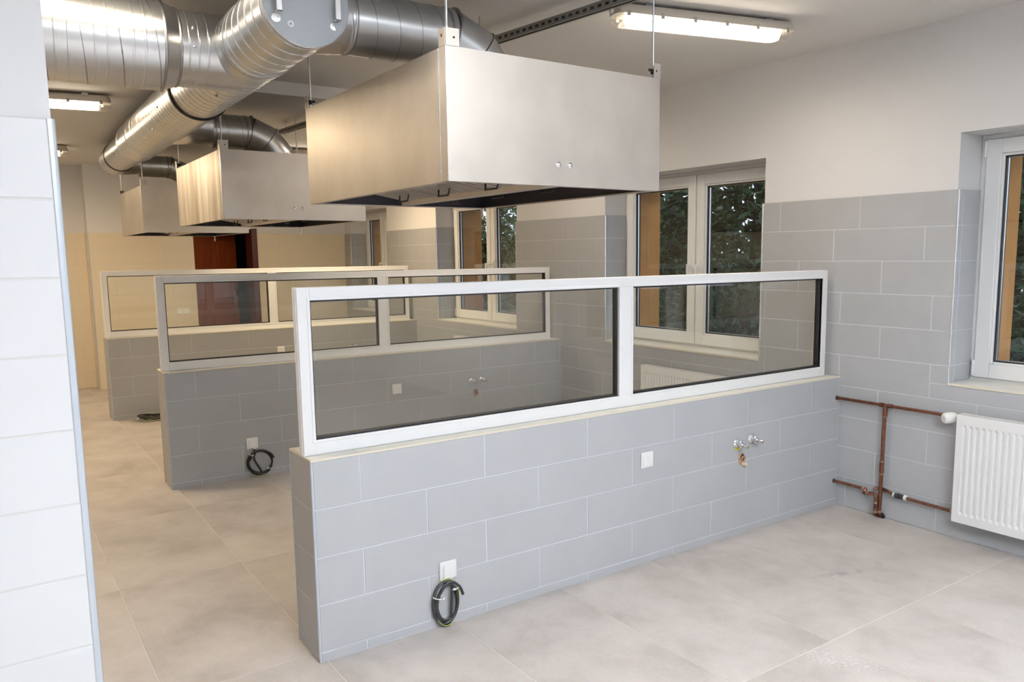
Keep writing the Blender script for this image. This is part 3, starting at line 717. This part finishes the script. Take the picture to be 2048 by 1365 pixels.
def floor_coil(x, y, label):
    P = []; E_ = []
    for k in range(34):
        a = 2*PI*k/12; f = .85+.15*math.sin(k*.7); P.append((x+.13*f*math.cos(a), y-.02+.11*f*math.sin(a), .012+.02*abs(math.sin(k*.37))+.0008*k))
    P += [(x+.13, y+.06, .06), (x+.16, PY[2]-.05, .13), (x+.17, PY[2]-.012, .19)]
    for k in range(26):
        a = 2*PI*k/11+.5; E_.append((x+.115*math.cos(a), y-.02+.10*math.sin(a), .03+.02*math.sin(k*.9)))
    return coil(x, y, 0, P, E_, [(x-.12, y-.02, .03, (0, 1, .2))], .0078, label, None)
floor_coil(.335, 5.93, 'loose coil of black cable lying on the floor at the farthest partition')

def valve(x, y, z, label, foam=False):
    t = thing('water_valve', label, 'valve', (x, y, z))
    MB().lathe((x, y, z), (0, -1, 0), [(0, .029), (.003, .029), (.010, .020), (.014, .012), (.014, .001)], 24).build('escutcheon', M_CHROME, t, smooth=SM)
    MB().lathe((x, y-.012, z), (0, -1, 0), [(0, .009), (.022, .009), (.022, .014), (.036, .014), (.036, .008), (.05, .008)], 14).build('body', M_CHROME, t, smooth=SM)
    MB().lathe((x, y-.029, z-.018), (0, 0, 1), [(0, .007), (.018, .008), (.036, .008), (.040, .005)], 12).build('stem', M_CHROME, t, smooth=SM)
    MB().lathe((x+.004, y-.048, z-.004), (.35, -1, -.1), [(0, .010), (.010, .010), (.012, .0125), (.032, .0125), (.034, .008)], 14).build('spout', M_CHROME, t, smooth=SM)
    if foam:
        m = MB(); m.sweep([(x+.004+.027*math.cos(a), y-.006, z-.006+.027*math.sin(a)) for a in [PI*1.25+PI*.7*k/12 for k in range(13)]], .004, 8)
        m.build('foam_rim', M_YEL, t, smooth=SM)
for i, (dx1, dx2, z1, z2) in enumerate(((2.524, 2.651, .556, .567), (2.521, 2.625, .550, .550), (2.603, 2.680, .575, .580))):
    wh = ('nearest partition', 'second partition', 'farthest partition')[i]
    valve(dx1, PY[i], z1, ('left chrome water valve on the nearest partition, with a yellow foam rim' if i == 0 else 'left chrome water valve on the %s' % wh), i == 0)
    valve(dx2, PY[i], z2, 'right chrome water valve on the %s' % wh)
def drain(x, y, z, label):
    t = thing('drain_opening', label, 'drain', (x, y, z))
    rnd = random.Random(3); n = 22
    pts = [(x+(.026+rnd.uniform(-.003, .003))*math.cos(2*PI*k/n), z+(.038+rnd.uniform(-.003, .003))*math.sin(2*PI*k/n)) for k in range(n)]
    MB().prism(pts, 'y', y-.0012, y+.002).build('cut_edge', M_TERRA, t)
    ip = [(x+.004+(p[0]-x)*.62, z+.006+(p[1]-z)*.6) for p in pts]; MB().prism(ip, 'y', y-.0022, y-.0013).build('cavity', M_DARK, t)
    MB().lathe((x+.008, y+.004, z-.004), (.15, -1, -.15), [(0, .020), (.012, .021), (.0125, .016), (.004, .0155), (.004, .001)], 18).build('clay_socket', M_TERRA, t, smooth=SM)
    MB().lathe((x+.004, y+.002, z-.032), (.5, -1, -.15), [(0, .010), (.034, .010), (.0345, .0075), (.02, .007), (.02, .001)], 14).build('pipe_stub', M_PVCPIPE, t, smooth=SM)
drain(2.571, PY[0], .459, 'rough drain opening in the tiles below the valves of the nearest partition')
drain(2.559, PY[1], .438, 'rough drain opening in the tiles below the valves of the second partition')

# ------------------------------------------------------------------ radiators and pipework
def radiator(y1, L, label, group='panel radiators'):
    y0 = y1-L; xf, xb = W-.098, W-.030; z0, z1 = .128, .742
    t = thing('radiator', label, 'radiator', (W-.06, (y0+y1)/2, z0), group)
    # pressed front panel with vertical flutes
    V = []; prof = []; n = int((L-.06)/.0333); p = (L-.06)/n
    yy = y0+.03; cols = [(y0, 0), (y0+.006, 0)]
    for k in range(n):
        a = yy+k*p; cols += [(a+p*.18, 0), (a+p*.32, .007), (a+p*.68, .007), (a+p*.82, 0)]
    cols += [(y1-.006, 0), (y1, 0)]
    rows = [(z0, 0), (z0+.045, 0), (z0+.062, 1), (z1-.066, 1), (z1-.048, 0), (z1, 0)]
    m = MB(); nc = len(cols); V = [(xf+d*s, y, z) for z, s in rows for y, d in cols]
    F = [(r*nc+c, r*nc+c+1, (r+1)*nc+c+1, (r+1)*nc+c) for r in range(len(rows)-1) for c in range(nc-1)]
    m.add(V, F).build('front_panel', M_RAD, t)
    b = MB(); b.box(xf+.0005, xf+.008, y0, y1, z1-.010, z1); b.box(xf+.0005, xf+.008, y0, y1, z0, z0+.01); b.box(xb-.008, xb, y0+.01, y1-.01, z0+.02, z1-.02)
    b.build('back_panel', M_RAD, t)
    for ya, yb in ((y0, y0+.004), (y1-.004, y1)): MB().box(xf+.001, xb, ya, yb, z0+.004, z1+.006).build('side_cover', M_RAD, t, bevel=.0012)
    MB().box(xf+.008, xb-.008, y0+.01, y1-.01, z0+.03, z1-.03).build('convector', M_RADIN, t)
    g = MB(); g.box(xf, xf+.010, y0, y1, z1, z1+.006); g.box(xb-.010, xb, y0, y1, z1, z1+.006); g.box(xf+.01, xb-.01, y1-.03, y1, z1, z1+.005); g.box(xf+.01, xb-.01, y0, y0+.03, z1, z1+.005)
    k = 0; yy = y1-.036
    while yy > y0+.03: g.box(xf+.010, xb-.010, yy-.0035, yy, z1, z1+.005); yy -= .0105
    g.box((xf+xb)/2-.002, (xf+xb)/2+.002, y0, y1, z1, z1+.005)
    g.build('top_grille', M_RAD, t)
    for ya in (y0+.2, y1-.2): MB().box(xb, W-.001, ya-.02, ya+.02, z0+.1, z1-.1).build('wall_bracket', M_RAD, t)
    return t
radiator(-.812, 1.40, 'white panel radiator at the right edge beside the copper pipes')
radiator(1.80, 1.40, 'white panel radiator behind the nearest glass screen, under the second window')
radiator(4.97, 1.40, 'white panel radiator under the third window, barely showing through the glass')
PXX = W-.032
pw = thing('copper_pipework', 'brown aged copper heating pipes on the tiles between partition and radiator', 'pipes', (PXX, -.35, 0))
def pipe(nm, pts, r=.0105, m=None, n=12): return MB().sweep(pts, r, n).build(nm, m or M_COPPER, pw, smooth=.6)
P = lambda y, z, dx=0: (PXX+dx, y, z)
pipe('supply_pipe', [P(-.002, .720), P(-.72, .720)], .0100)
pipe('riser_pipe', [P(-.343, .720, -.004), P(-.343, .690, -.004), P(-.341, .66, -.004), P(-.334, .03, -.004), P(-.334, .016, .01), P(-.334, .012, .022)], .0118)
for (y, wd) in ((-.318, .03), (-.372, .03)): MB().lathe(P(y+wd/2, .720), (0, -1, 0), [(0, .0135), (wd, .0135)], 14).build('coupling', M_COPPER, pw, smooth=SM)
MB().lathe(P(-.343, .702, -.004), (0, 0, -1), [(0, .0145), (.05, .0145)], 14).build('coupling', M_COPPER, pw, smooth=SM)
for z in (.655, .37, .29): MB().lathe(P(-.340, z, -.004), (0, 0, -1), [(0, .0128), (.006, .0128)], 14).build('solder_ring', M_SOLDER, pw, smooth=SM)
MB().lathe(P(-.337, .36, -.004), (0, 0, -1), [(0, .0142), (.065, .0142)], 14).build('coupling', M_COPPER, pw, smooth=SM)
pipe('return_pipe', [P(-.002, .166), P(-.205, .164)], .0098)
pipe('return_bend', catmull([P(-.205, .164), P(-.225, .164), P(-.232, .158), P(-.228, .146, -.010), P(-.236, .142, -.016), P(-.26, .146, -.016), P(-.292, .150, -.016), P(-.308, .146, -.016), P(-.315, .128, -.016), P(-.314, .06, -.016), P(-.314, .026, -.014), P(-.314, .014, .004), P(-.314, .012, .022)], 5), .0105)
for c, d in ((P(-.212, .164), (0, -1, 0)), (P(-.250, .1445, -.016), (0, -1, 0)), (P(-.314, .105, -.016), (0, 0, -1)), (P(-.314, .045, -.016), (0, 0, -1)), (P(-.334, .05, -.004), (0, 0, -1))): MB().lathe(c, d, [(0, .0128), (.012, .0128)], 14).build('solder_ring', M_SOLDER, pw, smooth=SM)
pipe('crossing_pipe', catmull([P(-.292, .170, -.004), P(-.300, .184, .008), P(-.32, .188, .018), P(-.36, .183, .016), P(-.40, .178, .006), P(-.425, .172)], 5), .0090)
pipe('radiator_pipe', [P(-.42, .172), P(-.79, .163)], .0098)
MB().lathe(P(-.418, .172), (0, -1, -.02), [(0, .015), (.014, .015)], 16).build('union_ring', M_WPL, pw, smooth=SM)
MB().lathe(P(-.432, .172), (0, -1, -.02), [(0, .017), (.022, .017), (.022, .013), (.030, .013), (.030, .016), (.058, .016)], 16).build('union', M_CABLE, pw, smooth=SM)
MB().lathe(P(-.490, .171), (0, -1, -.02), [(0, .0165), (.016, .0165)], 16).build('union_ring', M_WPL, pw, smooth=SM)
MB().lathe(P(-.775, .163), (0, -1, 0), [(0, .013), (.018, .013), (.018, .010), (.05, .010)], 14).build('lockshield', M_SOLDER, pw, smooth=SM)
MB().lathe(P(-.335, .008, .012), (1, 0, 0), [(0, .022), (.016, .022)], 16).build('wall_sleeve', M_CABLE, pw, smooth=SM)
for z in (.720, .166): MB().lathe(P(-.001, z), (0, -1, 0), [(0, .015), (.008, .013)], 14).build('wall_sleeve', M_CABLE, pw, smooth=SM)
th = thing('thermostat_head', 'white rounded thermostat knob on the radiator at the right edge', 'thermostat', (PXX-.02, -.74, .716))
td = Vector((-.80, .52, -.08)).normalized(); tb = Vector((PXX-.002, -.775, .718))
MB().lathe(tb, td, [(0, .022), (.008, .028), (.020, .031), (.050, .032), (.066, .030), (.074, .024), (.0745, .001)], 28).build('knob', M_WPL, th, smooth=SM)
fp = tb+td*.0748; MB().lathe(fp, td, [(0, .021), (.0010, .021), (.0012, .019), (.0004, .0185), (.0004, .001)], 28).build('end_ring', M_RAD, th, smooth=SM)
ex = td.cross(Vector((0, 0, 1))).normalized(); ez = ex.cross(td)
mk = MB()
for k in range(5): # small worn print on the knob's face
    c = fp+td*.0008+ex*(-.008+.004*k); h = (.0030, .0018, .0024, .0018, .0020)[k]; wq = .0011
    mk.add([c-ex*wq-ez*.0015, c+ex*wq-ez*.0015, c+ex*wq+ez*(h-.0015), c-ex*wq+ez*(h-.0015)], [(0, 1, 2, 3)])
mk.build('print', M_CLIP, th)
MB().lathe(tb+Vector((.004, .004, 0)), -td, [(0, .014), (.03, .012)], 14).build('valve_body', M_SOLDER, th, smooth=SM)

# ------------------------------------------------------------------ door
dr = MB(); fz = DZ
dr.box(DX1-.065, DX1+.012, YF-.006, YF+.31, 0, fz+.01); dr.box(DX0-.001, DX0+.02, YF+.20, YF+.31, 0, fz); dr.box(DX0, DX1-.065, YF+.20, YF+.31, fz-.05, fz)
door = dr.build('door_1', M_DFRAME, bevel=.004); tag(door, 'mahogany panelled door standing ajar in the far wall', kind='structure')
hx, hy, ang = DX0+.022, YF+.305, math.radians(29); ca, sa = math.cos(ang), math.sin(ang)
def dl(mb):
    for i, v in enumerate(mb.v): mb.v[i] = Vector((hx+v.x*ca-v.y*sa, hy+v.x*sa+v.y*ca, v.z))
    return mb
LW = .80
lf = MB(); lf.box(0, LW, .006, .038, .01, 2.0)
lf.box(0, .10, 0, .006, .01, 2.0); lf.box(LW-.10, LW, 0, .006, .01, 2.0); lf.box(LW/2-.05, LW/2+.05, 0, .006, .11, 1.9)
for (a, b) in ((.01, .13), (.86, .98), (1.12, 1.22), (1.88, 2.0)):
    lf.box(.10, LW/2-.05, 0, .006, a, b); lf.box(LW/2+.05, LW-.10, 0, .006, a, b)
leaf = dl(lf).build('leaf', M_DOOR, door)
for (xa, xb) in ((.115, LW/2-.065), (LW/2+.065, LW-.115)):
    for (a, b) in ((.145, .845), (.995, 1.105), (1.235, 1.865)): dl(MB().box(xa, xb, .001, .007, a, b)).build('panel', M_DOOR, leaf, bevel=.004)
hb = dl(MB().box(LW-.075, LW-.035, -.008, 0, .93, 1.20)).build('handle_plate', M_BRASS, leaf, bevel=.003)
dl(MB().sweep(catmull([(LW-.055, -.005, 1.09), (LW-.055, -.05, 1.09), (LW-.075, -.056, 1.094), (LW-.13, -.056, 1.112), (LW-.19, -.054, 1.108)], 5), .009, 10)).build('lever', M_BRASS, hb, smooth=SM)
dl(MB().lathe((LW-.055, -.009, .985), (0, -1, 0), [(0, .010), (.006, .010)], 14)).build('lock_cylinder', M_SEAM, hb, smooth=SM)

# ------------------------------------------------------------------ outside
gr = MB().box(4.09, 40, -30, 60, -.6, -.35).build('ground', M_GRASS); tag(gr, 'dark grass outside the windows', kind='structure')
def tree(x, y, h, spread, seed, label, m=M_LEAF, n=5200, z0=-.4):
    rnd = random.Random(seed); t = thing('tree', label, 'tree', (x, y, z0), 'trees outside the windows')
    tr = [Vector((x+.12*math.sin(k*.9+seed), y+.12*math.cos(k*.7+seed), z0+h*k/7)) for k in range(8)]
    V = MB()
    for i in range(7):
        r0 = .17*(1-i/8.5); V.sweep([tr[i], tr[i+1]], r0, 9)
    V.build('trunk', M_BARK, t, smooth=.9)
    br = MB(); tips = []
    for k in range(26):
        f = rnd.uniform(.10, .95); b = tr[0].lerp(tr[-1], f); a = rnd.uniform(0, 2*PI); L = spread*(1.15-f*.8)*rnd.uniform(.6, 1.1)
        p1 = b+Vector((math.cos(a)*L*.5, math.sin(a)*L*.5, rnd.uniform(-.1, .4))); p2 = b+Vector((math.cos(a)*L, math.sin(a)*L, rnd.uniform(-.6, .5)))
        br.sweep([b, p1, p2], .022, 6); tips.append((b, p1, p2))
    br.build('branches', M_BARK, t, smooth=.9)
    V = []; F = []
    for k in range(n):
        b, p1, p2 = tips[rnd.randrange(len(tips))]; s = rnd.random(); c = (b.lerp(p1, s*2) if s < .5 else p1.lerp(p2, s*2-1))
        c = c+Vector((rnd.gauss(0, .24), rnd.gauss(0, .24), rnd.gauss(-.05, .2)))
        d = Vector((rnd.gauss(0, 1), rnd.gauss(0, 1), rnd.gauss(0, .7))).normalized(); e = d.cross(Vector((rnd.gauss(0, 1), rnd.gauss(0, 1), rnd.gauss(0, 1)))).normalized()
        l = rnd.uniform(.05, .13); wd = l*.34; o = len(V)
        V += [c-d*l, c+e*wd, c+d*l, c-e*wd]; F += [(o, o+1, o+2, o+3)]
    me = MB(); me.add(V, F); fo = me.build('foliage', m, t); fo['kind'] = 'stuff'
    return t
tree(7.6, .9, 6.0, 1.9, 11, 'dark leafy tree outside the right-edge window')
tree(7.4, 3.9, 6.2, 1.9, 12, 'dark leafy tree with a thick trunk outside the right sash of the second window', M_LEAF)
tree(7.9, 6.0, 6.2, 2.0, 13, 'paler green tree outside the left sash of the second window', M_LEAF2)
tree(8.2, 9.4, 6.4, 2.1, 14, 'leafy tree outside the right sash of the third window', M_LEAF2)
tree(8.0, 12.3, 6.4, 2.1, 15, 'dark tree seen through the left sash of the third window')
tree(7.8, 17.0, 6.6, 2.2, 16, 'distant tree seen through the farthest window')
def hedge(label):
    rnd = random.Random(5); V = []; F = []
    for k in range(26000):
        c = Vector((rnd.uniform(10.8, 12.6), rnd.uniform(-3, 26), rnd.uniform(-.4, 2.3+.5*math.sin(k)))); d = Vector((rnd.gauss(0, 1), rnd.gauss(0, 1), rnd.gauss(0, 1))).normalized(); e = d.cross(Vector((rnd.gauss(0, 1), rnd.gauss(0, 1), rnd.gauss(0, 1)))).normalized()
        l = rnd.uniform(.08, .22); o = len(V); V += [c-d*l, c+e*l*.4, c+d*l, c-e*l*.4]; F.append((o, o+1, o+2, o+3))
    m = MB(); m.add(V, F); o = m.build('hedge', M_LEAF); tag(o, label, 'hedge', kind='stuff')
hedge('dense dark hedge foliage behind the trees outside')
for o in bpy.data.objects:
    if '_o' in o: del o['_o']
